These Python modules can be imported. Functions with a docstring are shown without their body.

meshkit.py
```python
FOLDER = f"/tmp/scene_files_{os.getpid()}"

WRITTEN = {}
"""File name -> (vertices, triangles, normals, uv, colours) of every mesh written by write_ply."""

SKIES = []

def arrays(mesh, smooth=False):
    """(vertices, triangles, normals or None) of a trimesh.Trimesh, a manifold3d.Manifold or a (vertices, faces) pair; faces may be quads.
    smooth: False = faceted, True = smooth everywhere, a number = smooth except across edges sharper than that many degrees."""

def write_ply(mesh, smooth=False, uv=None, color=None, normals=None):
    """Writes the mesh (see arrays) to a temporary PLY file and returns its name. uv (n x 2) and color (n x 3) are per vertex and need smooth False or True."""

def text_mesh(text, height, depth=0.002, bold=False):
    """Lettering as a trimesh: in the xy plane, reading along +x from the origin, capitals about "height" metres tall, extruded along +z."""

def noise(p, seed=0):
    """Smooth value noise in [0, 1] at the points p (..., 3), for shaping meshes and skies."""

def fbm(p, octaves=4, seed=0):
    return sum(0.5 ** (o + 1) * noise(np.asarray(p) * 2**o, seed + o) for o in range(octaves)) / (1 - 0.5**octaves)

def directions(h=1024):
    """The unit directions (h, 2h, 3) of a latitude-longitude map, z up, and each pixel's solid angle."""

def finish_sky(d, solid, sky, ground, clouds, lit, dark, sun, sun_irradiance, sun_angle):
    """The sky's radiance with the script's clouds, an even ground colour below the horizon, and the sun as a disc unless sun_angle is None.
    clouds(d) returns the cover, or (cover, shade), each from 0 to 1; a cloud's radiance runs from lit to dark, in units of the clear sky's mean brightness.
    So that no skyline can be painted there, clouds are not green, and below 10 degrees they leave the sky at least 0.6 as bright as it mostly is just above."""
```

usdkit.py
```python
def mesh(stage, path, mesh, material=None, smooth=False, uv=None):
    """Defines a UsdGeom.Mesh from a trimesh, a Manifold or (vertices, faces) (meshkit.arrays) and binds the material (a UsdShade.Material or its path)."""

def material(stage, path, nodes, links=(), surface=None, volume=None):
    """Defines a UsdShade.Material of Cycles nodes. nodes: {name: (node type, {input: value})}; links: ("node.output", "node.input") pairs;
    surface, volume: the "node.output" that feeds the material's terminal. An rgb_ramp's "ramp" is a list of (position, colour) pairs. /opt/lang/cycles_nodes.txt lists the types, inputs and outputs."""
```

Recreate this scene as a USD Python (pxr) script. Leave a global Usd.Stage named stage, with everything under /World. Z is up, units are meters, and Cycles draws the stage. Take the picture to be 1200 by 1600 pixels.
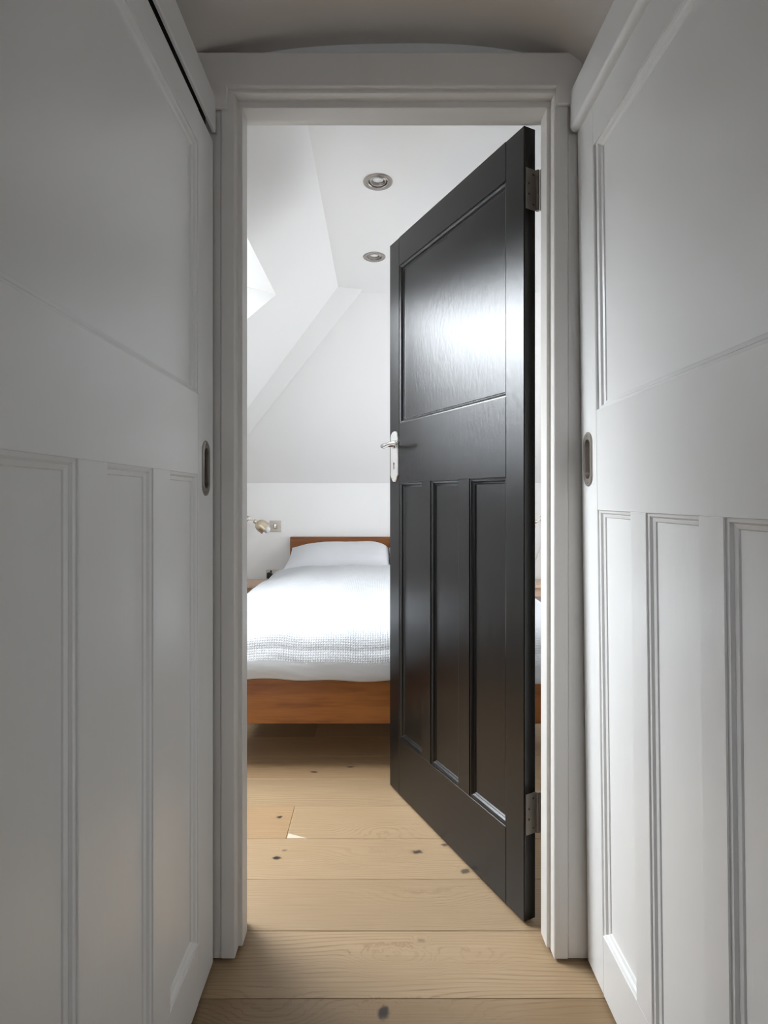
import math, random
import numpy as np, trimesh, manifold3d as m3, shapely.geometry as sg, shapely.affinity as sa
import usdkit, meshkit
from pxr import Usd, UsdGeom, UsdLux, UsdShade, Gf, Sdf

stage = Usd.Stage.CreateInMemory()
UsdGeom.SetStageUpAxis(stage, UsdGeom.Tokens.z)
UsdGeom.SetStageMetersPerUnit(stage, 1.0)
W = UsdGeom.Xform.Define(stage, '/World')
stage.SetDefaultPrim(W.GetPrim())
UsdGeom.Scope.Define(stage, '/World/Looks')

# ------------------------------------------------------------------ camera
HC = 1.063                       # lens height; x right, y into the picture
F, CX, CY = 850.0, 590.0, 777.0  # focal length and vanishing point in pixels of the 1200 x 1600 frame
cam = UsdGeom.Camera.Define(stage, '/World/camera')
px = 24.0 / 1200
cam.CreateHorizontalApertureAttr(24.0); cam.CreateVerticalApertureAttr(32.0)
cam.CreateFocalLengthAttr(F * px)
cam.CreateHorizontalApertureOffsetAttr((600 - CX) * px)
cam.CreateVerticalApertureOffsetAttr(-(800 - CY) * px)
cam.CreateClippingRangeAttr(Gf.Vec2f(0.02, 100))
cam.AddTranslateOp().Set(Gf.Vec3d(0, 0, HC)); cam.AddRotateXOp().Set(90.0)
cam.CreateExposureAttr(0.0)

# ------------------------------------------------------------------ light: daylight at the roof window, and at windows out of view
def rect_light(name, pos, direction, w, h, intensity, color):
    l = UsdLux.RectLight.Define(stage, '/World/' + name)
    l.CreateWidthAttr(w); l.CreateHeightAttr(h); l.CreateIntensityAttr(intensity); l.CreateColorAttr(Gf.Vec3f(*color))
    d = Gf.Vec3d(*direction).GetNormalized()
    up = Gf.Vec3d(0, 1, 0) if abs(d[1]) < .9 else Gf.Vec3d(0, 0, 1)
    zx = -d; xx = (up ^ zx).GetNormalized(); yx = zx ^ xx
    l.AddTransformOp().Set(Gf.Matrix4d(*xx, 0, *yx, 0, *zx, 0, *pos, 1))
dome = UsdLux.DomeLight.Define(stage, '/World/sky'); dome.CreateIntensityAttr(1.0); dome.CreateColorAttr(Gf.Vec3f(.80, .88, 1.0))
SLN = np.array((-.643, 0, .766))                     # the left roof slope's outward normal
rect_light('roof_window_daylight', (-.211 - .72 - .643*.34, 1.97, HC + 1.125 - .839*.72 + .766*.34), (.643, 0, -.766), 1.3, 1.25, 26.0, (.90, .955, 1.0))
rect_light('added_side_window_fill', (1.40, 1.20, 1.10), (0, 1, 0), 1.1, 1.6, 3.9, (1.0, .98, .95))  # added fill from out of view, brightens the back slope and bed wall
rect_light('unseen_right_window_light', (2.22, 2.75, 1.10), (-1, 0, 0), 2.0, 1.4, 2.7, (1.0, .98, .95))  # unseen window on the right, placed to light the left slope
rect_light('unseen_hall_window_light', (0.04, -2.32, 1.35), (0, 1, 0), .70, 1.1, .72, (1.0, .88, .78))  # unseen window behind the camera, placed to light the hall

# ------------------------------------------------------------------ materials
def mat(name, nodes, links=(), surface='p.BSDF'):
    return usdkit.material(stage, '/World/Looks/' + name, nodes, links, surface=surface)
def plain(name, col, rough=.5, bump=None, **kw):
    nodes = {'p': ('principled_bsdf', dict(base_color=col, roughness=rough, **kw))}
    links = []
    if bump:
        scale, strength, stretch = bump
        nodes |= {'g': ('texture_coordinate', {}), 'm': ('mapping', {'scale': stretch}), 'n': ('noise_texture', {'scale': scale, 'detail': 3.0}),
                  'b': ('bump', {'strength': strength, 'distance': .002})}
        links = [('g.object', 'm.vector'), ('m.vector', 'n.vector'), ('n.fac', 'b.height'), ('b.normal', 'p.normal')]
    return mat(name, nodes, links)
M = {}
M['wall'] = plain('white_wall_paint', (.89, .885, .87), .8, (60, .15, (1, 1, 1)))
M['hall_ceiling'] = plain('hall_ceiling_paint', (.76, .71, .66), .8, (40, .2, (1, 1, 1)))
M['trim'] = plain('white_trim_paint', (.77, .74, .70), .42, (25, .12, (6, 6, .5)))
M['panel_door'] = plain('white_door_paint', (.86, .855, .84), .30, (18, .14, (4, 4, 1.0)))
mat('black_gloss_paint', {'g': ('texture_coordinate', {}), 'm': ('mapping', {'scale': (3, 3, 1.2)}), 'n': ('noise_texture', {'scale': 30.0, 'detail': 3.0}), 'b': ('bump', {'strength': .14, 'distance': .002}),
    'f': ('fresnel', {'IOR': 1.56}), 'd': ('diffuse_bsdf', {'color': (.003, .003, .0032)}), 's': ('glossy_bsdf', {'color': (.95, .95, .95), 'distribution': 'beckmann', 'roughness': .30}), 'p': ('mix_closure', {})},
    [('g.object', 'm.vector'), ('m.vector', 'n.vector'), ('n.fac', 'b.height'), ('b.normal', 's.normal'), ('f.fac', 'p.fac'), ('d.BSDF', 'p.closure1'), ('s.BSDF', 'p.closure2')], surface='p.closure')
M['black'] = UsdShade.Material.Get(stage, '/World/Looks/black_gloss_paint')
M['nickel'] = plain('brushed_nickel', (.50, .46, .42), .35, None, metallic=1.0)
M['bezel'] = plain('brushed_bezel', (.40, .37, .34), .4, None, metallic=1.0)
M['champagne'] = plain('champagne_metal', (.72, .62, .48), .28, None, metallic=1.0)
M['chrome'] = plain('polished_chrome', (.58, .565, .54), .10, None, metallic=1.0)
M['plate'] = plain('worn_nickel_plate', (.86, .85, .83), .22, None, metallic=1.0)
M['hinge'] = plain('dull_hinge_steel', (.30, .27, .24), .5, None, metallic=.7)
M['dark'] = plain('dark_recess', (.02, .018, .016), .7)
M['blackplastic'] = plain('black_plastic', (.02, .02, .022), .4)
M['whiteplastic'] = plain('white_plastic', (.78, .77, .75), .35)
M['lens'] = plain('frosted_lens', (.82, .84, .86), .15)
M['bulb'] = plain('frosted_bulb', (.85, .86, .86), .2)
M['steelplate'] = plain('satin_switch_plate', (.62, .57, .51), .4, None, metallic=.6)
M['beech'] = plain('pale_beech', (.62, .44, .33), .45, (20, .1, (1, 12, 12)))
M['linen'] = plain('white_linen', (.68, .69, .71), .85, (14, .35, (1, 1, 1)), sheen_weight=.1)
M['mattress'] = plain('mattress_cloth', (.80, .80, .80), .9)
M['sash'] = plain('white_window_sash', (.82, .82, .82), .4)
M['sapwood'] = plain('pale_sapwood', (.60, .52, .40), .45)
mat('window_glass', {'t': ('transparent_bsdf', {}), 'g': ('glossy_bsdf', {'roughness': .0}), 'f': ('fresnel', {'IOR': 1.45}), 'x': ('mix_closure', {})},
    [('f.fac', 'x.fac'), ('t.BSDF', 'x.closure1'), ('g.BSDF', 'x.closure2')], surface='x.closure')
M['glass'] = UsdShade.Material.Get(stage, '/World/Looks/window_glass')

# bed wood: cherry, grain along x
mat('cherry_wood', {
    'g': ('geometry', {}), 'm': ('mapping', {'scale': (1.5, 14, 14)}), 'n': ('noise_texture', {'scale': 2.0, 'detail': 5.0, 'distortion': .6}),
    'm2': ('mapping', {'scale': (4, 120, 120)}), 'n2': ('noise_texture', {'scale': 2.0, 'detail': 2.0}),
    'a': ('math', {'math_type': 'multiply_add', 'value2': .35}), 'r': ('rgb_ramp', {'ramp': [(.35, (.10, .028, .004)), (.55, (.195, .060, .009)), (.8, (.27, .095, .018))]}),
    'p': ('principled_bsdf', {'roughness': .35})},
    [('g.position', 'm.vector'), ('m.vector', 'n.vector'), ('g.position', 'm2.vector'), ('m2.vector', 'n2.vector'), ('n2.fac', 'a.value1'), ('n.fac', 'a.value3'), ('a.value', 'r.fac'), ('r.color', 'p.base_color')])
M['cherry'] = UsdShade.Material.Get(stage, '/World/Looks/cherry_wood')

# waffle duvet: uv in metres of cloth; v below 0.075 is the plain hem band
mat('waffle_cotton', {
    'u': ('texture_coordinate', {}), 's': ('separate_xyz', {}),
    'fx': ('math', {'math_type': 'multiply', 'value2': 2*math.pi/.0095}), 'fy': ('math', {'math_type': 'multiply', 'value2': 2*math.pi/.0095}),
    'cx': ('math', {'math_type': 'cosine'}), 'cy': ('math', {'math_type': 'cosine'}), 'mx': ('math', {'math_type': 'maximum'}),
    'hem': ('map_range', {'from_min': .070, 'from_max': .080, 'to_min': 0.0, 'to_max': 1.0, 'clamp': True}), 'h': ('math', {'math_type': 'multiply'}),
    'b': ('bump', {'strength': .36, 'distance': .0015}), 'p': ('principled_bsdf', {'base_color': (.51, .52, .535), 'roughness': .85, 'sheen_weight': .1})},
    [('u.UV', 's.vector'), ('s.x', 'fx.value1'), ('s.y', 'fy.value1'), ('fx.value', 'cx.value1'), ('fy.value', 'cy.value1'), ('cx.value', 'mx.value1'), ('cy.value', 'mx.value2'),
     ('s.y', 'hem.value'), ('mx.value', 'h.value1'), ('hem.result', 'h.value2'), ('h.value', 'b.height'), ('b.normal', 'p.normal')])
M['waffle'] = UsdShade.Material.Get(stage, '/World/Looks/waffle_cotton')

# oak planks: a ring field bent round the knots, where the photograph has them
KNOTS = [(.013, 1.124, .014, 1.0), (-.296, 1.605, .010, 1.0), (-.327, 1.807, .008, .9), (.119, 1.631, .012, .9), (.249, 1.547, .010, .8), (.205, 1.664, .008, .8),
         (-.106, 2.146, .009, .8), (-.248, 2.106, .010, .8), (.103, 1.304, .007, .35), (-.28, 1.64, .006, .5)]
EYES = [(.044, 1.250, .17, .030, .055), (.23, 1.252, .10, .022, .03), (.10, 1.08, .25, .05, .06), (-.22, 1.10, .20, .05, .05), (-.02, 1.60, .22, .035, .03), (.02, 1.76, .2, .05, -.05), (.10, 1.42, .3, .05, .04)]
def oak(name, seed, tone):
    off = (seed * 3.7, seed * 1.9, 0)
    nd = {'g': ('geometry', {}), 'm': ('mapping', {'scale': (1.1, 5.0, 1), 'location': off}), 'n': ('noise_texture', {'scale': 1.0, 'detail': 2.0}),
          'sp': ('separate_xyz', {}), 'f0': ('math', {'math_type': 'multiply_add', 'value2': .10})}
    ln = [('g.position', 'm.vector'), ('m.vector', 'n.vector'), ('g.position', 'sp.vector'), ('n.fac', 'f0.value1'), ('sp.y', 'f0.value3')]
    nd |= {'wn': ('noise_texture', {'scale': 55.0, 'detail': 2.0}), 'wc': ('vector_math', {'math_type': 'subtract', 'vector2': (.5, .5, .5)}), 'wp': ('vector_math', {'math_type': 'multiply_add', 'vector2': (.022, .016, 0)})}
    ln += [('g.position', 'wn.vector'), ('wn.color', 'wc.vector1'), ('wc.vector', 'wp.vector1'), ('g.position', 'wp.vector3')]
    field, mask = 'f0.value', None
    def bump_at(k, x, y, sx, sy, core=0.0):
        nd[f'd{k}'] = ('vector_math', {'vector_math_type': 'subtract', 'math_type': 'subtract', 'vector2': (x, y, 0)})
        nd[f's{k}'] = ('vector_math', {'math_type': 'multiply', 'vector2': (1/sx, 1/sy, 0)})
        nd[f'l{k}'] = ('vector_math', {'math_type': 'length'})
        nd[f'q{k}'] = ('map_range', {'range_type': 'smootherstep', 'from_min': core, 'from_max': 1.0, 'to_min': 1.0, 'to_max': 0.0, 'clamp': True})
        nd[f'd{k}'][1].pop('vector_math_type')
        ln.extend([('wp.vector', f'd{k}.vector1'), (f'd{k}.vector', f's{k}.vector1'), (f's{k}.vector', f'l{k}.vector1'), (f'l{k}.value', f'q{k}.value')])
        return f'q{k}.result'
    for i, (x, y, r, dark) in enumerate(KNOTS):
        q = bump_at(f'k{i}', x, y, r*5.0, r*3.2)
        nd[f'a{i}'] = ('math', {'math_type': 'multiply_add', 'value2': r*3.5}); ln += [(q, f'a{i}.value1'), (field, f'a{i}.value3')]; field = f'a{i}.value'
        q = bump_at(f'c{i}', x, y, r*(1.25 if i == 0 else 2.1), r*(1.7 if i == 0 else 1.15), .25)
        nd[f'c{i}m'] = ('math', {'math_type': 'multiply', 'value2': dark}); ln.append((q, f'c{i}m.value1'))
        if mask: nd[f'x{i}'] = ('math', {'math_type': 'maximum'}); ln += [(mask, f'x{i}.value1'), (f'c{i}m.value', f'x{i}.value2')]; mask = f'x{i}.value'
        else: mask = f'c{i}m.value'
    for i, (x, y, sx, sy, amp) in enumerate(EYES):
        q = bump_at(f'e{i}', x, y, sx, sy*2)
        nd[f'ea{i}'] = ('math', {'math_type': 'multiply_add', 'value2': amp}); ln += [(q, f'ea{i}.value1'), (field, f'ea{i}.value3')]; field = f'ea{i}.value'
    c = [tuple(v * t for v, t in zip(col, tone)) for col in ((.15, .087, .042), (.315, .212, .118), (.385, .274, .163))]
    nd |= {'fw': ('math', {'math_type': 'multiply', 'value2': 2*math.pi/.009}), 'sn': ('math', {'math_type': 'sine'}),
           'm2': ('mapping', {'scale': (6, 320, 1), 'location': off}), 'n2': ('noise_texture', {'scale': 1.0, 'detail': 3.0}),
           'm3': ('mapping', {'scale': (2, 9, 1), 'location': off}), 'n3': ('noise_texture', {'scale': 1.0, 'detail': 3.0}),
           'sa': ('map_range', {'from_min': .25, 'from_max': 1.0, 'to_min': 0.0, 'to_max': .50, 'clamp': True}),
           'nf': ('map_range', {'from_min': .3, 'from_max': .7, 'to_min': 0.0, 'to_max': 1.0, 'clamp': True}),
           'sm': ('math', {'math_type': 'multiply'}), 'n2s': ('math', {'math_type': 'multiply_add', 'value2': .85}),
           'sub': ('math', {'math_type': 'subtract'}), 'n3s': ('math', {'math_type': 'multiply_add', 'value2': .5, 'value3': .07}),
           'r': ('rgb_ramp', {'ramp': [(.0, c[0]), (.5, c[1]), (1.0, c[2])]}),
           'kd': ('mix_color', {'b': (.030, .021, .015)}), 'bp': ('bump', {'strength': .12, 'distance': .0015}),
           'p': ('principled_bsdf', {'roughness': .42})}
    ln += [(field, 'fw.value1'), ('fw.value', 'sn.value1'), ('g.position', 'm2.vector'), ('m2.vector', 'n2.vector'), ('g.position', 'm3.vector'), ('m3.vector', 'n3.vector'),
           ('sn.value', 'sa.value'), ('n3.fac', 'nf.value'), ('sa.result', 'sm.value1'), ('nf.result', 'sm.value2'),
           ('n3.fac', 'n3s.value1'), ('n2.fac', 'n2s.value1'), ('n3s.value', 'n2s.value3'), ('n2s.value', 'sub.value1'), ('sm.value', 'sub.value2'),
           ('sub.value', 'r.fac'), ('r.color', 'kd.a'), (mask, 'kd.fac'), ('kd.result', 'p.base_color'), ('sub.value', 'bp.height'), ('bp.normal', 'p.normal')]
    return mat(name, nd, ln)
OAK = [oak('oak_plank', 1, (1, 1, 1)), oak('oak_plank_honey', 2, (1.06, 1.0, .94)), oak('oak_plank_pale', 3, (1.08, 1.08, 1.08)), oak('oak_plank_brown', 4, (.80, .765, .71))]

# ------------------------------------------------------------------ helpers
def numbered(path):
    if not stage.GetPrimAtPath(path): return path
    k = 1
    while stage.GetPrimAtPath(f'{path}_{k:03d}'): k += 1
    return f'{path}_{k:03d}'
def data(p, label=None, cat=None, group=None, kind=None):
    for k, v in (('label', label), ('category', cat), ('group', group), ('kind', kind)):
        if v: p.SetCustomDataByKey(k, v)
    return p
BASE = {}
def thing(name, label, cat, base=(0, 0, 0), group=None, kind=None):
    path = numbered('/World/' + name)
    x = UsdGeom.Xform.Define(stage, path); x.AddTranslateOp().Set(Gf.Vec3d(*map(float, base)))
    BASE[path] = np.array(base, float)
    return data(x.GetPrim(), label, cat, group, kind)
def top(p):
    return '/'.join(str(p.GetPath()).split('/')[:3])
def T(m):
    if isinstance(m, trimesh.Trimesh): return m
    v, f, _ = meshkit.arrays(m); return trimesh.Trimesh(v, f, process=False)
def part(name, mesh, material, parent, smooth=False, label=None, uv=None, kind=None):
    """One mesh, given in world coordinates, as a child of parent."""
    mesh = T(mesh)
    mesh = trimesh.Trimesh(mesh.vertices - BASE[top(parent)], mesh.faces, process=False)
    path = numbered(f'{parent.GetPath()}/{name}')
    m = usdkit.mesh(stage, path, mesh, material, smooth=smooth, uv=uv)
    return data(m.GetPrim(), label, kind=kind)
def solo(name, mesh, material, label, cat, smooth=False, group=None, kind=None, uv=None):
    mesh = T(mesh); path = numbered('/World/' + name)
    m = usdkit.mesh(stage, path, mesh, material, smooth=smooth, uv=uv); BASE[path] = np.zeros(3)
    return data(m.GetPrim(), label, cat, group, kind)
def copy_of(src, name, loc, label, group=None, rz=0.0):
    path = numbered('/World/' + name)
    x = UsdGeom.Xform.Define(stage, path); p = x.GetPrim()
    p.GetReferences().AddInternalReference(src.GetPath())
    UsdGeom.Xformable(p).ClearXformOpOrder(); p.GetAttribute('xformOp:translate').Set(Gf.Vec3d(*loc)) if p.GetAttribute('xformOp:translate') else None
    UsdGeom.Xformable(p).SetXformOpOrder([UsdGeom.XformOp(p.GetAttribute('xformOp:translate'))])
    p.SetInstanceable(True)
    return data(p, label, src.GetCustomDataByKey('category'), group)

def hull(pts):
    return m3.Manifold.hull_points(np.asarray(pts, float))
def cbox(x0, x1, y0, y1, z0, z1, b=.0015):
    """A box with chamfered edges."""
    lo, hi, pts = np.array((x0, y0, z0)), np.array((x1, y1, z1)), []
    b = min(b, (hi - lo).min() * .45)
    for s in np.ndindex(2, 2, 2):
        c = np.where(s, hi, lo); d = np.where(s, -b, b)
        for k in range(3):
            q = c + d; q[k] = c[k]; pts.append(q)
    return hull(pts)
def boxes(*bs):
    return trimesh.util.concatenate([T(cbox(*b)) for b in bs])
def extrude(poly, h):
    """A shapely polygon in xy, extruded from z = 0 to h."""
    polys = [np.array(r.coords)[:-1] for g in getattr(poly, 'geoms', [poly]) for r in (sg.polygon.orient(g).exterior, *sg.polygon.orient(g).interiors)]
    return m3.Manifold.extrude(m3.CrossSection(polys, m3.FillRule.EvenOdd), h)
def frame(m, o, ax, ay, az):
    """Maps local x, y, z to the world axes ax, ay, az at o; turns the faces over if the axes are left handed."""
    m = T(m); A = np.stack([ax, ay, az], 1).astype(float)
    v = m.vertices @ A.T + np.asarray(o, float)
    f = m.faces if np.linalg.det(A) > 0 else m.faces[:, ::-1]
    return trimesh.Trimesh(v, f, process=False)
def lathe(profile, n=48):
    """Turns (radius, height) points round z."""
    p = np.asarray(profile, float); a = np.linspace(0, 2*math.pi, n, endpoint=False)
    v = np.stack([np.outer(p[:, 0], np.cos(a)), np.outer(p[:, 0], np.sin(a)), np.repeat(p[:, 1:], n, 1)], -1).reshape(-1, 3)
    i, j = np.meshgrid(np.arange(len(p) - 1), np.arange(n), indexing='ij'); k = (j + 1) % n
    q = np.stack([i*n + j, i*n + k, (i+1)*n + k, (i+1)*n + j], -1).reshape(-1, 4)
    m = trimesh.Trimesh(v, np.vstack([q[:, [0, 1, 2]], q[:, [0, 2, 3]]]), process=True); m.update_faces(m.nondegenerate_faces())
    return m
def tube(path, radius, n=14, close=True):
    p = np.asarray(path, float); r = np.broadcast_to(radius, len(p)).astype(float)
    t = np.gradient(p, axis=0); t /= np.linalg.norm(t, axis=1, keepdims=True)
    ref = np.array((0, 0, 1.)) if abs(t[0][2]) < .9 else np.array((1., 0, 0))
    rings, a = [], np.linspace(0, 2*math.pi, n, endpoint=False)
    u = np.cross(t[0], ref); u /= np.linalg.norm(u)
    for k in range(len(p)):
        u = u - t[k] * (u @ t[k]); u /= np.linalg.norm(u); w = np.cross(t[k], u)
        rings.append(p[k] + r[k] * (np.outer(np.cos(a), u) + np.outer(np.sin(a), w)))
    v = np.vstack(rings + [p[:1], p[-1:]]); f = []
    for i in range(len(p) - 1):
        for j in range(n):
            k = (j + 1) % n; A, B, C, D = i*n + j, i*n + k, (i+1)*n + k, (i+1)*n + j
            f += [(A, B, C), (A, C, D)]
    e = len(v) - 2
    for j in range(n):
        k = (j + 1) % n; f += [(e, k, j), (e + 1, (len(p)-1)*n + j, (len(p)-1)*n + k)]
    return trimesh.Trimesh(v, f, process=False)
def spline(pts, n=24):
    from scipy.interpolate import CubicSpline
    p = np.asarray(pts, float); s = np.r_[0, np.cumsum(np.linalg.norm(np.diff(p, axis=0), axis=1))]
    return CubicSpline(s, p)(np.linspace(0, s[-1], n))
def ball(c, r, s=3):
    m = trimesh.creation.icosphere(s, r); m.apply_translation(c); return m
def loop_moulding(a0, a1, c0, c1, profile):
    """A mitred moulding round a rectangle in (a, c); profile points are (inwards, depth), depth along local y."""
    rows = []
    for w, d in profile:
        rows.append([(a0 + w, d, c0 + w), (a1 - w, d, c0 + w), (a1 - w, d, c1 - w), (a0 + w, d, c1 - w)])
    v = np.array(rows).reshape(-1, 3); n = len(profile); f = []
    for i in range(n):
        for j in range(4):
            k = (j + 1) % 4; i2 = (i + 1) % n
            A, B, C, D = i*4 + j, i*4 + k, i2*4 + k, i2*4 + j
            f += [(A, B, C), (A, C, D)]
    m = trimesh.Trimesh(v, f, process=False)
    if m.volume < 0: m.invert()
    return m

# ------------------------------------------------------------------ structure: the bedroom shell
ZC = HC + 1.125                          # flat ceiling
KW = HC + .110                           # where the slopes meet the low walls
XL0, XL1 = -.211, -1.42                  # left slope: at the ceiling, at the low wall
YB0, YB1 = 2.99, 4.25                    # back slope: at the ceiling, at the low wall
XR, YP = 2.0, 1.362                      # right wall, bedroom face of the partition
def slab(pts, t=.30):
    p = np.asarray(pts, float); return hull(np.vstack([p, p + (0, 0, t)]))
def struct(name, mesh, m, label, cat='wall', smooth=False):
    return solo(name, mesh, m, label, cat, smooth, kind='structure')
ceil = cbox(XL0, XR, YP, YB0, ZC, ZC + .3, 0)
LIGHTS = [(.0015, 1.94), (-.015, 2.545)]
for x, y in LIGHTS:
    ceil = ceil - m3.Manifold.cylinder(.2, .044, .044, 48).translate((x, y, ZC - .1))
struct('ceiling', ceil, M['wall'], 'white flat bedroom ceiling with two round downlights', 'ceiling')
struct('ceiling_back', slab([(XL0, YB0, ZC), (XR, YB0, ZC), (XR, YB1, KW), (XL1, YB1, KW)]), M['wall'], 'white sloping ceiling behind and above the bed', 'ceiling')
# the left slope with the roof window's opening: level head, upright sill
def on_slope(t, y, up=0.0):
    return np.array((XL0 - t, y, ZC - .839*t)) + up * SLN
left = slab([(XL0, YP, ZC), (XL0, YB0, ZC), (XL1, YB1, KW), (XL1, YP, KW)], .36)
T0, T1, Y0, Y1, DEP = .249, 1.12, 1.50, 2.46, .25
hd = np.array((-.96, 0, .26)); hd = hd * DEP / (hd @ SLN); sd = np.array((-1.0, 0, .15)); sd = sd * DEP / (sd @ SLN)
hp = []
for y in (Y0, Y1):
    hp += [on_slope(T0, y) - .15*hd, on_slope(T1, y) - .15*sd, on_slope(T0, y) + 1.7*hd, on_slope(T1, y) + 1.7*sd]
left = left - hull(hp)
struct('ceiling_left', left, M['wall'], 'white left roof slope pierced by the deep opening of the roof window', 'ceiling')
struct('wall_back', cbox(XL1 - .1, XR + .1, YB1, YB1 + .12, 0, KW + .02, 0), M['wall'], 'low white wall behind the headboard')
struct('wall_left', cbox(XL1 - .12, XL1, YP, YB1, 0, KW + .02, 0), M['wall'], 'low white bedroom wall under the left roof slope')
wr = cbox(XR, XR + .14, YP, YB1, 0, ZC, 0) - cbox(XR - .1, XR + .3, 1.80, 3.70, .45, 1.75, 0)  # opening for the unseen window that lights the left slope
struct('wall_right', wr, M['wall'], 'white bedroom wall at the right, behind the open black door')
# the partition with the doorway
OPL, OPR, OPT = -.345, .424, HC + .945
wp = cbox(XL1 - .1, XR + .1, 1.282, YP, 0, ZC + .25, 0) - cbox(OPL, OPR, 1.0, 1.6, -.1, OPT, 0) - cbox(.90, 1.90, 1.0, 1.6, .35, 1.85, 0)  # last cut is the opening for the added fill window
struct('wall_front', wp, M['wall'], 'white partition wall with the doorway between hall and bedroom')
# hall
HL, HR, HB = -.46, .56, -2.2
struct('wall_hall_left', cbox(HL - .1, HL, HB, 1.282, 0, 2.2, 0), M['wall'], 'hall wall behind the left sliding door')
struct('wall_hall_right', cbox(HR, HR + .1, HB, 1.282, 0, 2.2, 0), M['wall'], 'hall wall behind the right sliding door')
wb = cbox(HL - .1, HR + .1, HB - .12, HB, 0, 2.2, 0) - cbox(-.31, .39, HB - .3, HB + .1, .8, 1.9, 0)  # opening for the unseen window that lights the hall
struct('wall_hall_back', wb, M['wall'], 'hall end wall behind the camera, with an unseen window that lights the hall')
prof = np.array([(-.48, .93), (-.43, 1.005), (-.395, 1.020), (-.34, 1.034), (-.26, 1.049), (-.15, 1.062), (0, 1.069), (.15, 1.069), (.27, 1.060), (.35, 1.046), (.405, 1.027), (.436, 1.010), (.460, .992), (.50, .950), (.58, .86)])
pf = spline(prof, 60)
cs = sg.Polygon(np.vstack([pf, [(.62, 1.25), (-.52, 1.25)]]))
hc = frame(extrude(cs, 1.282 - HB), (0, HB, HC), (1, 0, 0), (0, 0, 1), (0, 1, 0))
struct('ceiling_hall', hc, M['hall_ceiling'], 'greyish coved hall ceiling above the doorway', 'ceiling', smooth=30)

# ------------------------------------------------------------------ floor: planks laid across the view
fl = thing('floor', 'wide pale oak plank floor running through hall and bedroom', 'floor', (0, 0, 0), kind='structure')
part('subfloor', cbox(-1.5, 2.05, HB, 4.3, -.06, -.016, 0), M['dark'], fl)
rng = random.Random(4)
PITCH, Y1ST = .18, 1.154
rows = range(-18, 18)
for r in rows:
    y0 = Y1ST + PITCH * r; y1 = y0 + PITCH
    if y0 < HB - .1 or y0 > 4.25: continue
    x0, x1 = (-.47, .57) if y1 < 1.25 else (-1.42, 2.0)
    joints = {3: [-.285, 1.45], 7: [-.28, 1.3], 0: [-1.1, .92], 1: [1.2], 2: [-.9, .95], 4: [-.75, 1.1], 5: [.55], 6: [.8]}.get(r)
    if joints is None: joints = [rng.uniform(-.9, .0), rng.uniform(.6, 1.6)]
    xs = [x0] + [j for j in joints if x0 + .1 < j < x1 - .1] + [x1]
    for k in range(len(xs) - 1):
        tone = {(-1, 0): 3, (0, 0): 2, (1, 0): 0, (2, 0): 0, (3, 0): 1, (3, 1): 2, (4, 0): 1}.get((r, k), rng.randrange(4))
        dz = rng.uniform(-.0003, .0)
        pk = part('plank', cbox(xs[k] + .0003, xs[k+1] - .0003, y0 + .0005, y1 - .0005, -.016, dz, .0011), OAK[tone], fl)
        if r == 3 and k == 1:
            a = -.283
            part('pale_corner', extrude(sg.Polygon([(a, y0 + .0015), (a + .064, y0 + .0015), (a + .002, y0 + .026)]), .0006).translate((0, 0, dz)), M['sapwood'], pk, label='pale triangular corner of the plank')  # thin pale sliver on the corner of the plank

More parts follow.
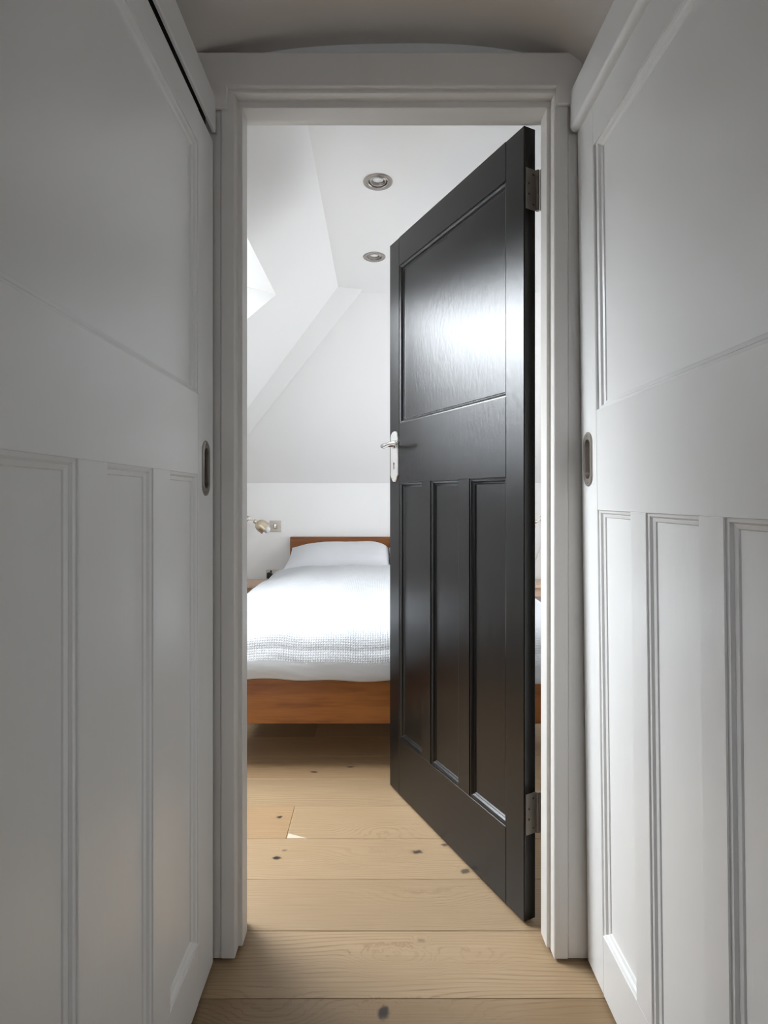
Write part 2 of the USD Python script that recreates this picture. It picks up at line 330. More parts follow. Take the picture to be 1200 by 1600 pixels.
# ------------------------------------------------------------------ trim: the door casing
tr = thing('trim_1', 'white painted door casing with stops and an eared head board round the doorway', 'door frame', (0, 1.26, 0), kind='structure')
YC, YS, YR = 1.245, 1.273, 1.318
part('casing_leg', cbox(-.359, -.327, YC, 1.282, .006, HC + .9255, .002), M['trim'], tr)
part('casing_leg', cbox(.404, .4365, YC, 1.282, .005, HC + .9255, .002), M['trim'], tr)
part('casing_head', cbox(-.359, .4365, YC, 1.282, HC + .926, HC + 1.0, .002), M['trim'], tr)
board = sg.Polygon([(-.385, .886), (-.342, .886), (-.342, .934), (.4075, .934), (.4075, .8935), (.448, .8935), (.466, .95), (.466, .994), (.452, 1.003), (.434, 1.0115), (-.42, 1.0115), (-.42, .95), (-.385, .92)])
bo = np.array(sg.polygon.orient(board).exterior.coords)[:-1]
def offset(p, d):
    e = np.roll(p, -1, 0) - p; e /= np.linalg.norm(e, axis=1, keepdims=True); nl = np.stack([-e[:, 1], e[:, 0]], 1); q = np.roll(nl, 1, 0)
    b = nl + q; return p + b * d / (1 + (nl*q).sum(1))[:, None]
rings = [np.c_[bo, np.full(len(bo), .006)], np.c_[offset(bo, .0009), np.full(len(bo), .0082)], np.c_[offset(bo, .0030), np.full(len(bo), .0090)]]
nb = len(bo); ci, cj = np.meshgrid(np.arange(2), np.arange(nb), indexing='ij')
rq = np.stack([ci*nb + cj, ci*nb + (cj + 1) % nb, (ci + 1)*nb + (cj + 1) % nb, (ci + 1)*nb + cj], -1).reshape(-1, 4)
lip = trimesh.Trimesh(np.vstack(rings), np.vstack([rq[:, [0, 1, 2]], rq[:, [0, 2, 3]]]), process=False)
face = T(extrude(sg.Polygon(offset(bo, .0030)), .0090))
part('head_board', frame(trimesh.util.concatenate([T(extrude(board, .006)), lip, face]), (0, YC, HC), (1, 0, 0), (0, 0, 1), (0, -1, 0)), M['trim'], tr)
part('stop', cbox(-.345, -.316, YS, YR, .012, HC + .9118, .0015), M['trim'], tr)
part('stop', cbox(.3954, .424, YS, YR, .008, HC + .9118, .0015), M['trim'], tr)
part('stop', cbox(-.345, .424, YS, YR, HC + .912, HC + .945, .0015), M['trim'], tr)
part('lining', cbox(-.345, -.329, YR, YP, 0, HC + .945, .001), M['trim'], tr)
part('lining', cbox(.409, .424, YR, YP, 0, HC + .945, .001), M['trim'], tr)
part('lining', cbox(-.345, .424, YR, YP, HC + .930, HC + .945, .001), M['trim'], tr)
part('filler_strip', cbox(-.400, -.3592, YC + .003, 1.282, .004, HC + .935, .002), M['trim'], tr)
part('filler_strip', cbox(.4367, .500, YC + .004, 1.282, .003, HC + .935, .002), M['trim'], tr)

# fascias over the sliding doors
pl = sg.Polygon([(-.386, 1.900), (-.386, 2.08), (-.400, 2.08), (-.400, 1.900)])
t2 = thing('trim_2', 'white fascia board hiding the track of the left sliding door', 'trim', (-.38, 1.2, 1.9), kind='structure')
def fascia(xf, xb, z0, z1, y1, r, ends):
    n = 8; a = np.linspace(0, math.pi/2, n)
    s = 1 if xb > xf else -1
    pts = [(xb, z1), (xf, z1)] + [(xf + s*r*(1 - math.cos(t)), z0 + r*(1 - math.sin(t))) for t in a] + [(xb, z0)]
    body = extrude(sg.Polygon(pts).buffer(0), y1 - HB)
    m = T(frame(body, (0, HB, 0), (1, 0, 0), (0, 0, 1), (0, 1, 0)))
    return m
part('board', fascia(-.368, -.3755, HC + .829, HC + .906, 1.236, .003, 1), M['panel_door'], t2, smooth=40)
part('track', cbox(-.455, -.395, HB, 1.280, HC + .815, HC + .90, .002), M['dark'], t2, label='track strip coloured dark for the shade in the gap above the door')  # added strip; its dark colour stands in for shade inside the gap
t3 = thing('trim_3', 'white fascia board with rounded lower edge over the right sliding door', 'trim', (.45, 1.2, 1.9), kind='structure')
part('board', fascia(.438, .462, HC + .829, HC + .921, 1.236, .012, 1), M['panel_door'], t3, smooth=40)

# ------------------------------------------------------------------ panelled doors
PROFILE = [(-.001, .0026), (.0012, .0030), (.0055, .0042), (.0085, .0085), (.0095, .0085), (.0145, .0102), (.0160, .0125), (.0160, .016), (-.001, .016)]
BPROFILE = [(-.001, .0024), (.001, .0026), (.004, .0030), (.0085, .0060), (.0120, .0105), (.0135, .0105), (.0170, .0135), (.0170, .017), (-.001, .017)]
def panel_door(t, fr, width, z0, z1, upper, lower, material, thick=.036, profile=PROFILE, pocket=None):
    """fr maps (along, depth, height). upper = (a0, a1, c0, c1); lower = list of the same. The far or hinge edge is a = 0."""
    holes = [upper] + lower
    a0, a1 = min(h[0] for h in holes), max(h[1] for h in holes)
    st = cbox(0, a0, 0, thick, z0, z1, .002)
    if pocket is not None: st = st - pocket
    P = lambda n, m, **k: part(n, fr(m), material, t, **k)
    P('stile', st); P('stile', cbox(a1, width, 0, thick, z0, z1, .002))
    for c0, c1 in ((upper[3], z1), (lower[0][3], upper[2]), (z0, lower[0][2])):
        P('rail', cbox(a0, a1, 0, thick, c0, c1, .0006))
    s = sorted(lower)
    for p, q in zip(s, s[1:]):
        P('muntin', cbox(p[1], q[0], 0, thick, p[2], p[3], .0006))
    for h in holes:
        P('panel', cbox(h[0] - .001, h[1] + .001, profile[6][1], thick - .010, h[2] - .001, h[3] + .001, .0005))
        P('moulding', loop_moulding(*h, profile))

def stadium(w, h, n=24):
    return sg.LineString([(0, -(h - w)/2), (0, (h - w)/2)]).buffer(w/2, quad_segs=12)
def flush_pull(t, fr, a, z, material, w=.052, h=.120, iw=.027, ih=.086):
    up = lambda m, d0: fr(frame(m, (a, d0, z), (1, 0, 0), (0, 0, 1), (0, -1, 0)))
    ring = extrude(stadium(w, h).difference(stadium(iw, ih)), .0012) + extrude(stadium(w - .004, h - .004).difference(stadium(iw + .002, ih + .002)), .0022)
    pp = part('flush_pull', up(ring, 0.0), material, t)
    cup = extrude(stadium(iw + .002, ih + .002).difference(stadium(iw, ih)), .014) + extrude(stadium(iw + .002, ih + .002), .001)
    part('pull_recess', up(cup, .014), material, pp)
    for s in (-1, 1):
        part('screw', up(m3.Manifold.cylinder(.0012, .0028, .0022, 16).translate((0, s*(ih/2 + h/2)/2, .0018)), 0.0), M['hinge'], pp)
def pocket_for(a, z, w=.040, h=.100, d=.018):
    return frame_manifold(extrude(stadium(w, h), d + .01), a, z, d)
def frame_manifold(m, a, z, d):
    return m.rotate((90, 0, 0)).translate((a, d, z))

# left sliding door: face at x = -.373, a runs from the far edge back towards the camera
XF, YF = -.373, 1.2335
def frl(m): return frame(m, (XF, YF, 0), (0, -1, 0), (-1, 0, 0), (0, 0, 1))
dl = thing('door_2', 'white four-panel sliding door on the left side of the hall', 'door', (XF, YF - .4, 0), kind='structure')
A = lambda d: YF - d
lw = [(A(1.132), A(.979), .135, 1.111), (A(.905), A(.752), .135, 1.111), (A(.678), A(.525), .135, 1.111)]
panel_door(dl, frl, .80, .008, HC + .808, (A(1.132), A(.525), 1.278, 1.802), lw, M['panel_door'], pocket=pocket_for(A(1.180), HC + .063))
flush_pull(dl, frl, A(1.180), HC + .063, M['bezel'])
# right sliding door: leans outwards a little at the foot
ang = .0236 / 1.87; XT = .455
def frr(m):
    z = np.array((math.sin(-ang), 0, math.cos(ang))); x = np.array((math.cos(ang), 0, math.sin(ang)))
    return frame(m, (XT + math.sin(ang)*1.9, 1.240, 0), (0, -1, 0), x, z)
dr = thing('door_3', 'white four-panel sliding door on the right side of the hall, brightly lit', 'door', (XT + .02, .84, 0), kind='structure')
A = lambda d: 1.240 - d
lw = [(A(1.152), A(1.003), .135, 1.036), (A(.946), A(.790), .135, 1.036), (A(.733), A(.580), .135, 1.036)]
panel_door(dr, frr, .755, .008, 1.94, (A(1.142), A(.580), 1.248, 1.807), lw, M['panel_door'], pocket=pocket_for(A(1.200), 1.147))
flush_pull(dr, frr, A(1.200), 1.147, M['nickel'], w=.050)

# ------------------------------------------------------------------ the black door, open into the bedroom
DO = np.array((.3636, 1.350, 0)); dd = np.array((-.4411, .8975, 0)); db = np.array((.8975, .4411, 0)); WD = .723
def frb(m): return frame(m, DO, dd, db, (0, 0, 1))
bk = thing('door_1', 'black gloss four-panel door standing open into the bedroom', 'door', DO, kind='structure')
U = lambda u: u * WD
lw = [(U(.0975), U(.319), .2075, 1.116), (U(.394), U(.6096), .2075, 1.116), (U(.686), U(.900), .2075, 1.116)]
panel_door(bk, frb, WD, .007, 1.987, (U(.0975), U(.900), 1.324, 1.886), lw, M['black'], thick=.037, profile=BPROFILE)
# lever handle on a long plate
ha = U(.943)
def on_door(m, a, z): return frb(frame(m, (a, 0, z), (1, 0, 0), (0, 0, 1), (0, -1, 0)))
hw, hh = .0265, .0915
plate = sg.Polygon([(-hw, -hh + .024), (-hw, hh - .022), (-hw*.90, hh - .011), (-hw*.58, hh - .003), (0, hh), (hw*.58, hh - .003), (hw*.90, hh - .011), (hw, hh - .022), (hw, -hh + .024), (hw*.72, -hh + .010), (hw*.36, -hh + .001), (-hw*.36, -hh + .001), (-hw*.72, -hh + .010)])
key = sg.Point(0, -.026).buffer(.0052).union(sg.box(-.0034, -.046, .0034, -.026))
zc = 1.2095
pm = extrude(plate.difference(key), .003) + extrude(plate.buffer(-.002).difference(key), .005)
bp = part('backplate', on_door(pm, ha, zc), M['plate'], bk, label='long worn nickel handle plate with a keyhole')
part('keyhole', on_door(extrude(key.buffer(-.0002), .0006), ha, zc), M['dark'], bp)
zs = 1.248 - zc
part('handle_rose', on_door(lathe([(0, .012), (.007, .012), (.009, .010), (.0115, .0035), (.0115, .002), (0, .002)], 28).apply_translation((0, zs, 0)), ha, zc), M['chrome'], bp, smooth=40)
lev = spline([(0, zs, .005), (0, zs, .028), (0, zs - .002, .044), (-.005, zs - .003, .052), (-.018, zs - .004, .056), (-.045, zs - .002, .056), (-.072, zs + .001, .054), (-.092, zs + .001, .049), (-.100, zs + .003, .043)], 48)
rad = np.interp(np.linspace(0, 1, 48), [0, .2, .32, .45, .62, .8, .93, 1], [.0066, .0066, .0085, .0092, .0072, .0068, .0085, .0070])
lm = trimesh.util.concatenate([tube(lev, rad, 18), ball(lev[-1], .0075, 2), ball(lev[14], .0088, 2)])
part('lever', on_door(lm, ha, zc), M['chrome'], bp, smooth=True, label='curved chrome lever')
part('screw', on_door(m3.Manifold.cylinder(.001, .003, .0026, 14).translate((.012, -hh + .012, .0048)), ha, zc), M['champagne'], bp)
# hinges: leaf on the door's edge, knuckles at its bedroom side, a leaf on the lining
PIN = DO + db * .0405 + dd * -.0035
for z0 in (1.781, .2225):
    leaf = cbox(.004, .0395, 0, .0018, z0, z0 + .102, .0005)
    for k, (aa, zz) in enumerate(((.028, .014), (.014, .038), (.014, .064), (.028, .088))):
        leaf = leaf - m3.Manifold.cylinder(.01, .0026, .0026, 14).rotate((90, 0, 0)).translate((aa, .005, z0 + zz))
    fr_edge = lambda m: frame(m, DO + dd * -.0004, db, dd * -1, (0, 0, 1))
    hg = part('hinge', fr_edge(leaf), M['hinge'], bk, label='dull steel butt hinge')
    for k, (aa, zz) in enumerate(((.028, .014), (.014, .038), (.014, .064), (.028, .088))):
        part('screw', fr_edge(m3.Manifold.cylinder(.0007, .0025, .0023, 14).rotate((90, 0, 0)).translate((aa, .0010, z0 + zz))), M['dark'], hg)
    for k in range(5):
        kz = z0 + .102 * k / 5
        part('knuckle', m3.Manifold.cylinder(.0198, .0048, .0048, 20).translate((PIN[0], PIN[1], kz + .0003)), M['hinge'], hg, smooth=40)
    part('jamb_leaf', cbox(.4072, .4090, 1.328, PIN[1], z0, z0 + .102, .0004), M['hinge'], hg)

# ------------------------------------------------------------------ roof window in the left slope, and three windows out of view, put in to light the rooms
def window_parts(t, o, ax, ay, az, w, h, fw=.045, fd=.06):
    """A frame of four members with a sash and a pane, in the plane of ax (width) and ay (height), az outwards; o is the centre."""
    fr = lambda m: frame(m, o, ax, ay, az)
    for b in ((-w/2, -w/2 + fw, -h/2, h/2), (w/2 - fw, w/2, -h/2, h/2), (-w/2 + fw, w/2 - fw, -h/2, -h/2 + fw), (-w/2 + fw, w/2 - fw, h/2 - fw, h/2)):
        part('window_frame', fr(cbox(*b, 0, fd, .002)), M['sash'], t)
    part('pane', fr(cbox(-w/2 + fw, w/2 - fw, -h/2 + fw, h/2 - fw, fd*.4, fd*.4 + .006, 0)), M['glass'], t)
ot, ob = on_slope(T0, 0) + hd, on_slope(T1, 0) + sd
mid = (ot + ob)/2; hgt = np.linalg.norm(ot - ob); alng = (ot - ob)/hgt
w1 = thing('window_1', 'roof window at the end of the deep white opening in the left slope', 'window', (mid[0], (Y0 + Y1)/2, mid[2]), kind='structure')
window_parts(w1, (mid[0], (Y0 + Y1)/2, mid[2]), np.array((0, 1, 0)), alng, SLN, Y1 - Y0 - .004, hgt - .006, .04, .06)
w2 = thing('window_2', 'added white framed bedroom window right of the doorway, out of view, for fill light', 'window', (1.40, YP, 1.10), kind='structure')
window_parts(w2, (1.40, YP - .02, 1.10), np.array((1, 0, 0)), np.array((0, 0, 1)), np.array((0, -1, 0)), .996, 1.496)
w3 = thing('window_3', 'unseen white framed window in the hall end wall behind the camera, placed to light the hall', 'window', (.04, HB, 1.35), kind='structure')
window_parts(w3, (.04, HB - .04, 1.35), np.array((1, 0, 0)), np.array((0, 0, 1)), np.array((0, -1, 0)), .696, 1.096)

w4 = thing('window_4', 'wide white framed window in the right bedroom wall, out of view behind the black door, placed to light the left slope', 'window', (XR, 2.75, 1.10), kind='structure')
window_parts(w4, (XR + .04, 2.75, 1.10), np.array((0, 1, 0)), np.array((0, 0, 1)), np.array((1, 0, 0)), 1.896, 1.296)

# boxed hip rafter between left slope and back slope
t4 = thing('trim_4', 'white boxed-in hip rafter running down between the two roof slopes', 'boxed rafter', (XL0, YB0, ZC), kind='structure')
C0 = np.array((XL0, YB0, ZC)); C1 = np.array((XL1, YB1, KW)); hv = (C1 - C0)/np.linalg.norm(C1 - C0)
side = np.cross(hv, (0, 0, 1)); side /= np.linalg.norm(side)          # horizontal, across the rafter
if side[0] < 0: side = -side
dn = np.cross(hv, side); dn = dn if dn[2] < 0 else -dn
wH, dH = .060, .055
pts = []
for s in (-.06, 1.02):
    base = C0 + (C1 - C0) * s
    for a_, dd_ in ((-wH, .030), (wH, dH + .008)):
        for d_ in (-.05, dd_):
            pts.append(base + side*a_ + dn*d_)
raf = hull(pts) ^ cbox(-3, 3, 0, YB1, 0, ZC - .0005, 0)
part('boxing', raf, M['wall'], t4)

# ------------------------------------------------------------------ downlights
def downlight(name, label, x, y):
    t = thing(name, label, 'ceiling light', (x, y, ZC), group=None)
    o = np.array((x, y, ZC))
    bez = lathe([(.0335, .012), (.0335, -.0015), (.0350, -.0035), (.0365, -.0030), (.0375, -.0015), (.0395, -.0020), (.0490, -.0040), (.0520, -.0022), (.0525, 0), (.0435, .002), (.0435, .012), (.0335, .012)], 64)
    part('bezel', bez.apply_translation(o), M['bezel'], t, smooth=35)
    tilt = lathe([(.0225, .016), (.0225, .006), (.0240, -.0005), (.0265, -.0015), (.0300, .0005), (.0325, .0040), (.0325, .0200), (.0225, .016)], 56)
    part('tilting_ring', tilt.apply_translation(o), M['nickel'], t, smooth=35)
    bulb = lathe([(0, .0060), (.0120, .0062), (.0205, .0085), (.0222, .0120), (.0222, .030), (0, .030)], 40)
    part('lamp_face', bulb.apply_translation(o), M['lens'], t, smooth=35)
downlight('downlight', 'round brushed nickel ceiling downlight nearer the doorway, the larger of the two', *LIGHTS[0])
downlight('downlight', 'round brushed nickel ceiling downlight further in, beside the top of the black door', *LIGHTS[1])

# ------------------------------------------------------------------ bed
BX0, BX1, YFO, YHD = -.672, .822, 2.10, 4.195       # frame's sides, face of the foot rail, face of the headboard
bed = thing('bed', 'cherry wood double bed with a plain foot rail and plank headboard', 'bed', ((BX0 + BX1)/2, 3.1, 0))
part('foot_rail', cbox(BX0, BX1, YFO, YFO + .028, .188, .375, .003), M['cherry'], bed)
part('side_rail', cbox(BX0, BX0 + .028, YFO + .028, YHD, .188, .375, .003), M['cherry'], bed)
part('side_rail', cbox(BX1 - .028, BX1, YFO + .028, YHD, .188, .375, .003), M['cherry'], bed)
part('headboard', cbox(BX0 - .003, BX1 + .003, YHD, YHD + .024, .613, .758, .003), M['cherry'], bed)
part('headboard_rail', cbox(BX0 - .003, BX1 + .003, YHD, YHD + .024, .36, .578, .003), M['cherry'], bed)
for x in (BX0 + .12, BX1 - .17):
    part('headboard_post', cbox(x, x + .05, YHD + .0242, YHD + .05, 0, .74, .003), M['cherry'], bed)
for x in (BX0 + .03, BX1 - .08):
    part('leg', cbox(x, x + .05, YFO + .22, YFO + .27, 0, .30, .003), M['cherry'], bed)
for k in range(10):
    y = YFO + .12 + k*.2
    part('bed_slat', cbox(BX0 + .0285, BX1 - .0285, y, y + .08, .30, .318, .002), M['beech'], bed)
mt = m3.Manifold.hull(m3.Manifold.compose([m3.Manifold.sphere(.04, 24).translate((x, y, z)) for x in (BX0 + .075, BX1 - .075) for y in (YFO + .075, YHD - .045) for z in (.360, .468)]))
solo('mattress', mt, M['mattress'], 'white mattress hidden under the duvet on the bed', 'mattress', smooth=30)

# duvet: draped grid, uv in metres of cloth
def duvet():
    bxc = .075
    nx, ny = 260, 300
    hw = .775
    sx = np.linspace(-1.0, 1.0, nx) * (hw + .20)                # arc length across
    sy = np.linspace(0, 1.70, ny)                                # arc length from the foot hem upwards
    r = .07
    def across(s):
        a = np.abs(s); fl = hw - r; x = np.where(a < fl, a, 0.0); z = np.zeros_like(a)
        arc = np.clip((a - fl)/r, 0, math.pi*.40)
        x = np.where(a < fl, a, fl + r*np.sin(arc)); z = np.where(a < fl, 0, r*(1 - np.cos(arc)))
        ex = np.clip(a - fl - r*math.pi*.40, 0, None)
        x += ex*math.cos(math.pi*.40); z += ex*math.sin(math.pi*.40)
        return np.sign(s)*x, z
    def along(s):
        front, rr = .118, .085
        y = np.zeros_like(s); z = np.zeros_like(s)
        t = np.clip((s - front)/rr, 0, math.pi/2*.94)
        z = np.minimum(s, front) + rr*np.sin(t); y = rr*(1 - np.cos(t)) 
        ex = np.clip(s - front - rr*math.pi/2*.94, 0, None)
        return y + ex, z
    X, dzx = across(sx); Yv, zv = along(sy)
    GX, GY = np.meshgrid(X, Yv, indexing='ij'); SX, SY = np.meshgrid(sx, sy, indexing='ij')
    hem = .356 - .012*np.clip((GX + .5)/1.1, -.5, 1.2) + .004*np.sin(GX*9) + .003*np.sin(GX*23 + 1)
    Z = hem + zv[None, :]*.97
    body = np.clip((GY - .1)/1.4, 0, 1)
    puff = (1 - np.clip(np.abs(GX)/hw, 0, 1)**2.2)
    Z += .035*body + puff*(.012 + .030*body)
    Z = Z - dzx[:, None] * np.clip(SY/.3, .0, 1)                  # at the foot the side drop fades into the hanging hem
    P = np.stack([GX*7, GY*5, Z*0], -1)
    Z += (meshkit.fbm(P + 3.1, 3, 5) - .5)*.022*np.clip(SY/.2, .15, 1)
    fold = np.clip(1 - SY/.26, 0, 1)
    crease = (meshkit.fbm(np.stack([SX*5 + SY*14, SY*20, SX*0], -1), 3, 8) - .5)
    Yw = YFO - .022 + GY + crease*.011*fold - .014*np.sin(np.clip(SY/.12, 0, 1)*math.pi)*1.0
    head = np.clip((SY - 1.64)/.06, 0, 1)
    Z -= head**2*.05 
    Xw = .075 + GX + .012*np.sin(GY*5 + 1)*np.clip(np.abs(GX)/hw, 0, 1)**3
    v = np.stack([Xw, Yw, Z], -1).reshape(-1, 3)
    i, j = np.meshgrid(np.arange(nx - 1), np.arange(ny - 1), indexing='ij'); a = i*ny + j
    f = np.stack([a, a + ny, a + ny + 1, a + 1], -1).reshape(-1, 4)
    uv = np.stack([SX, SY], -1).reshape(-1, 2)
    # thickness: an under side 2 cm below, joined at the rim
    n = len(v); g = v.reshape(nx, ny, 3); nrm = np.cross(np.gradient(g, axis=0), np.gradient(g, axis=1)); nrm /= np.linalg.norm(nrm, axis=-1, keepdims=True)
    v2 = (g - nrm*.012).reshape(-1, 3)
    rim = np.r_[np.arange(0, nx*ny, ny), (nx-1)*ny + np.arange(1, ny), (np.arange(nx - 2, -1, -1)*ny + ny - 1), np.arange(ny - 2, 0, -1)]
    q = np.stack([rim, rim + n, np.roll(rim, -1) + n, np.roll(rim, -1)], -1)
    F4 = np.vstack([f, f[:, ::-1] + n, q])
    return trimesh.Trimesh(np.vstack([v, v2]), np.vstack([F4[:, [0, 1, 2]], F4[:, [0, 2, 3]]]), process=False), np.vstack([uv, uv])
dm, duv = duvet()
solo('duvet', dm, M['waffle'], 'white waffle-weave duvet with a plain hem spread over the bed', 'duvet', smooth=True, uv=duv)

# pillows
def pillow(w, d, h, seed, full):
    n = 60
    a = np.linspace(-1, 1, n); X, Y = np.meshgrid(a, a, indexing='ij')
    prof = np.where(X*full > 0, np.clip(1 - np.abs(X)**7, 0, 1)**.55, np.clip(1 - np.abs(X)**2.2, 0, 1)**.62) * np.clip((1 - np.abs(Y)**2.6), 0, 1)**.55
    pinch = 1 - .055*(np.abs(X)**6)*(1 - Y**2) - 0
    pinch2 = 1 - .08*(np.abs(Y)**6)*(1 - X**2)
    xx = X*w/2*(1 - .04*(X*full < 0)*(1 - np.abs(Y)**2)*np.abs(X)**4); yy = Y*d/2*(1 - .06*(1 - np.abs(X)**2)*np.abs(Y)**4)
    nz = (meshkit.fbm(np.stack([X*2.2, Y*2.2, X*0], -1) + seed, 3, seed) - .5)*.25
    zt = h*.62*prof*(1 + nz) + .003; zb = -h*.38*prof - .003
    v = np.vstack([np.stack([xx, yy, zt], -1).reshape(-1, 3), np.stack([xx, yy, zb], -1).reshape(-1, 3)])
    i, j = np.meshgrid(np.arange(n - 1), np.arange(n - 1), indexing='ij'); q = i*n + j
    f = np.stack([q, q + n, q + n + 1, q + 1], -1).reshape(-1, 4)
    rim = np.r_[np.arange(0, n*n, n), (n-1)*n + np.arange(1, n), (np.arange(n - 2, -1, -1)*n + n - 1), np.arange(n - 2, 0, -1)]
    r4 = np.stack([rim, rim + n*n, np.roll(rim, -1) + n*n, np.roll(rim, -1)], -1)
    F4 = np.vstack([f, f[:, ::-1] + n*n, r4])
    return trimesh.Trimesh(v, np.vstack([F4[:, [0, 1, 2]], F4[:, [0, 2, 3]]]), process=False)
def place_pillow(cx, cy, cz, label, seed, full, tilt=14, rz=0):
    m = pillow(.74, .50, .165, seed, full)
    m.apply_transform(trimesh.transformations.rotation_matrix(math.radians(tilt), (1, 0, 0)))
    m.apply_transform(trimesh.transformations.rotation_matrix(math.radians(rz), (0, 0, 1)))
    m.apply_translation((cx, cy, cz))
    solo('pillow', m, M['linen'], label, 'pillow', smooth=True)
place_pillow(-.287, 3.942, .612, 'white plump pillow on the left side of the bed, before the headboard', 2, 1)
place_pillow(.458, 3.938, .612, 'white pillow on the right side of the bed, mostly behind the black door', 5, -1)

# ------------------------------------------------------------------ nightstands
def nightstand(x0, x1, label):
    t = thing('nightstand', label, 'nightstand', ((x0 + x1)/2, 4.05, 0))
    y0, y1, zt = 3.88, 4.195, .432
    part('tabletop', cbox(x0, x1, y0, y1, zt - .020, zt, .003), M['beech'], t)
    for x in (x0 + .030, x1 - .065):
        for y in (y0 + .025, y1 - .06):
            part('leg', cbox(x, x + .035, y, y + .035, 0, zt - .0202, .003), M['beech'], t)
    part('apron', cbox(x0 + .0655, x1 - .0655, y0 + .035, y0 + .050, zt - .085, zt - .0202, .002), M['beech'], t)
    part('apron', cbox(x0 + .0655, x1 - .0655, y1 - .045, y1 - .030, zt - .085, zt - .0202, .002), M['beech'], t)
    part('shelf', cbox(x0 + .031, x1 - .031, y0 + .061, y1 - .061, .14, .158, .002), M['beech'], t)
nightstand(-1.235, -.835, 'pale beech nightstand to the left of the bed')
nightstand(1.00, 1.40, 'pale beech nightstand to the right of the bed, glimpsed past the black door')

# ------------------------------------------------------------------ reading lamps
def reading_lamp(name, label, mirror, cord):
    """A wall disc, an arm, a swivel and a bell shade; mirror = 1 points right, -1 points left."""
    P = lambda x, y, D: np.array(((x - CX)/F*D, D, HC - (y - CY)/F*D))
    k = P(389.5, 811, 4.04); s0 = P(399.5, 815.5, 4.02); s1 = P(415.0, 826.0, 4.035)
    mx = lambda m: m if mirror > 0 else trimesh.Trimesh(m.vertices * (-1, 1, 1) + (2*.130, 0, 0), m.faces[:, ::-1], process=False)
    wall = np.array((k[0] - .10, YB1, k[2] - .01))
    t = thing(name, label, 'wall lamp', (wall[0] if mirror > 0 else .26 - wall[0], YB1, wall[2]))
    disc = lathe([(0, .022), (.020, .022), (.034, .016), (.040, .008), (.040, 0), (0, 0)], 36)
    part('wall_plate', mx(frame(disc, wall, (1, 0, 0), (0, 0, 1), (0, -1, 0))), M['champagne'], t, smooth=35)
    arm = spline([wall + (0, -.018, 0), wall + (.004, -.08, .004), wall + (.03, -.15, .012), (k + wall)/2 + (.02, -.06, .02), k], 30)
    part('arm', mx(tube(arm, .0055)), M['champagne'], t, smooth=True)
    part('swivel', mx(trimesh.util.concatenate([ball(k, .014), tube([k, (k + s0)/2, s0], .005)])), M['whiteplastic'], t, smooth=True, label='small pale swivel knob')
    ax = (s1 - s0)/np.linalg.norm(s1 - s0); u = np.cross(ax, (0, 0, 1)); u /= np.linalg.norm(u); w = np.cross(ax, u)
    bell = lathe([(0, -.018), (.010, -.018), (.015, -.012), (.016, -.002), (.013, .004), (.018, .010), (.033, .018), (.043, .034), (.047, .055), (.048, .088), (.0465, .088), (.0455, .056), (.041, .036), (.030, .021), (0, .016)], 48)
    part('shade', mx(frame(bell, s0, u, w, ax)), M['champagne'], t, smooth=35, label='brushed champagne metal bell shade')
    bulb = lathe([(0, .124), (.012, .122), (.022, .114), (.027, .102), (.025, .082), (.015, .060), (.012, .040), (0, .040)], 32)
    part('bulb', mx(frame(bulb, s0, u, w, ax)), M['bulb'], t, smooth=True)
    if cord:
        part('cord', tube(spline(cord, 30), .0045, 8), M['whiteplastic'], t, smooth=True)
reading_lamp('reading_lamp', 'champagne metal wall reading lamp with bell shade left of the bed', 1, None)
P = lambda x, y, D: np.array(((x - CX)/F*D, D, HC - (y - CY)/F*D))
reading_lamp('reading_lamp', 'wall reading lamp with white cord right of the bed, glimpsed past the black door', -1, [P(852, 838, 4.23), P(845, 855, 4.23), P(838, 874, 4.23), P(832, 888, 4.22), P(826, 900, 4.22)])

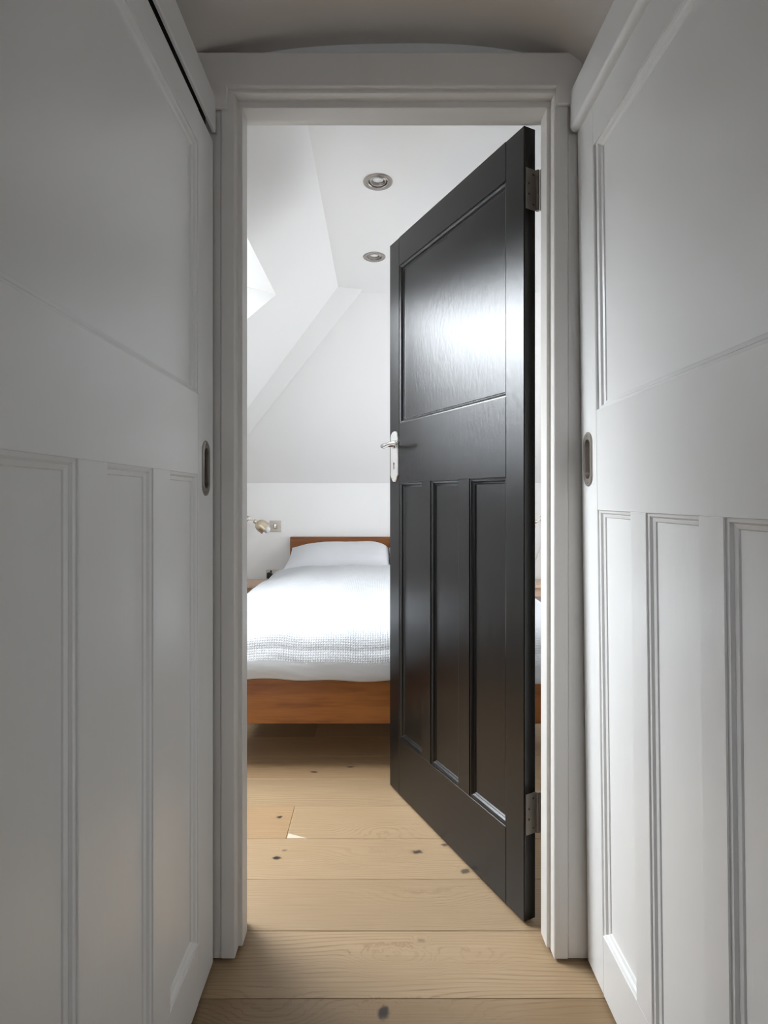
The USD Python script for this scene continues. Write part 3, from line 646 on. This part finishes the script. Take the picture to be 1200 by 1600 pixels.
# ------------------------------------------------------------------ switch, socket and plug on the back wall
sw = thing('light_switch', 'square satin metal light switch plate on the wall behind the reading lamp', 'light switch', (-.797, YB1, .836))
sx0, sx1, sz0, sz1 = -.842, -.752, .793, .881
part('switch_plate', cbox(sx0, sx1, YB1 - .006, YB1, sz0, sz1, .002), M['steelplate'], sw)
xm, zm = (sx0 + sx1)/2 - .002, (sz0 + sz1)/2
part('rocker_frame', cbox(xm - .012, xm + .012, YB1 - .0075, YB1 - .006, zm - .018, zm + .018, .0005), M['blackplastic'], sw)
part('rocker', hull([(xm - .009, YB1 - .0075, zm - .015), (xm + .009, YB1 - .0075, zm - .015), (xm - .009, YB1 - .0075, zm + .015), (xm + .009, YB1 - .0075, zm + .015), (xm - .009, YB1 - .013, zm - .015), (xm + .009, YB1 - .013, zm - .015), (xm - .009, YB1 - .009, zm + .015), (xm + .009, YB1 - .009, zm + .015)]), M['plate'], sw)
for s in (-1, 1):
    part('screw', m3.Manifold.cylinder(.0008, .0028, .0028, 14).rotate((90, 0, 0)).translate((xm + .002 + s*.033, YB1 - .0058, zm)), M['nickel'], sw)
so = thing('wall_socket', 'satin metal double power socket low on the wall beside the bed', 'socket', (-.797, YB1, .455))
qx0, qx1, qz0, qz1 = -.870, -.724, .412, .498
part('socket_plate', cbox(qx0, qx1, YB1 - .007, YB1, qz0, qz1, .002), M['steelplate'], so)
for x in (qx0 + .037, qx1 - .037):
    part('socket_insert', cbox(x - .022, x + .022, YB1 - .0082, YB1 - .007, qz0 + .012, qz0 + .052, .0005), M['blackplastic'], so)
    part('socket_switch', cbox(x - .005, x + .009, YB1 - .0105, YB1 - .007, qz1 - .022, qz1 - .006, .0008), M['blackplastic'], so)
pg = thing('power_plug', 'black power plug with its cable in the left half of the wall socket', 'plug', (-.840, YB1 - .02, .45))
part('plug_body', cbox(-.858, -.822, YB1 - .046, YB1 - .0084, .436, .480, .006), M['blackplastic'], pg)
part('cable', tube(spline([(-.828, YB1 - .030, .440), (-.820, YB1 - .032, .41), (-.818, YB1 - .03, .33), (-.815, YB1 - .03, .2), (-.80, YB1 - .04, .06), (-.78, YB1 - .05, .006)], 30), .0035, 8), M['blackplastic'], pg, smooth=True)
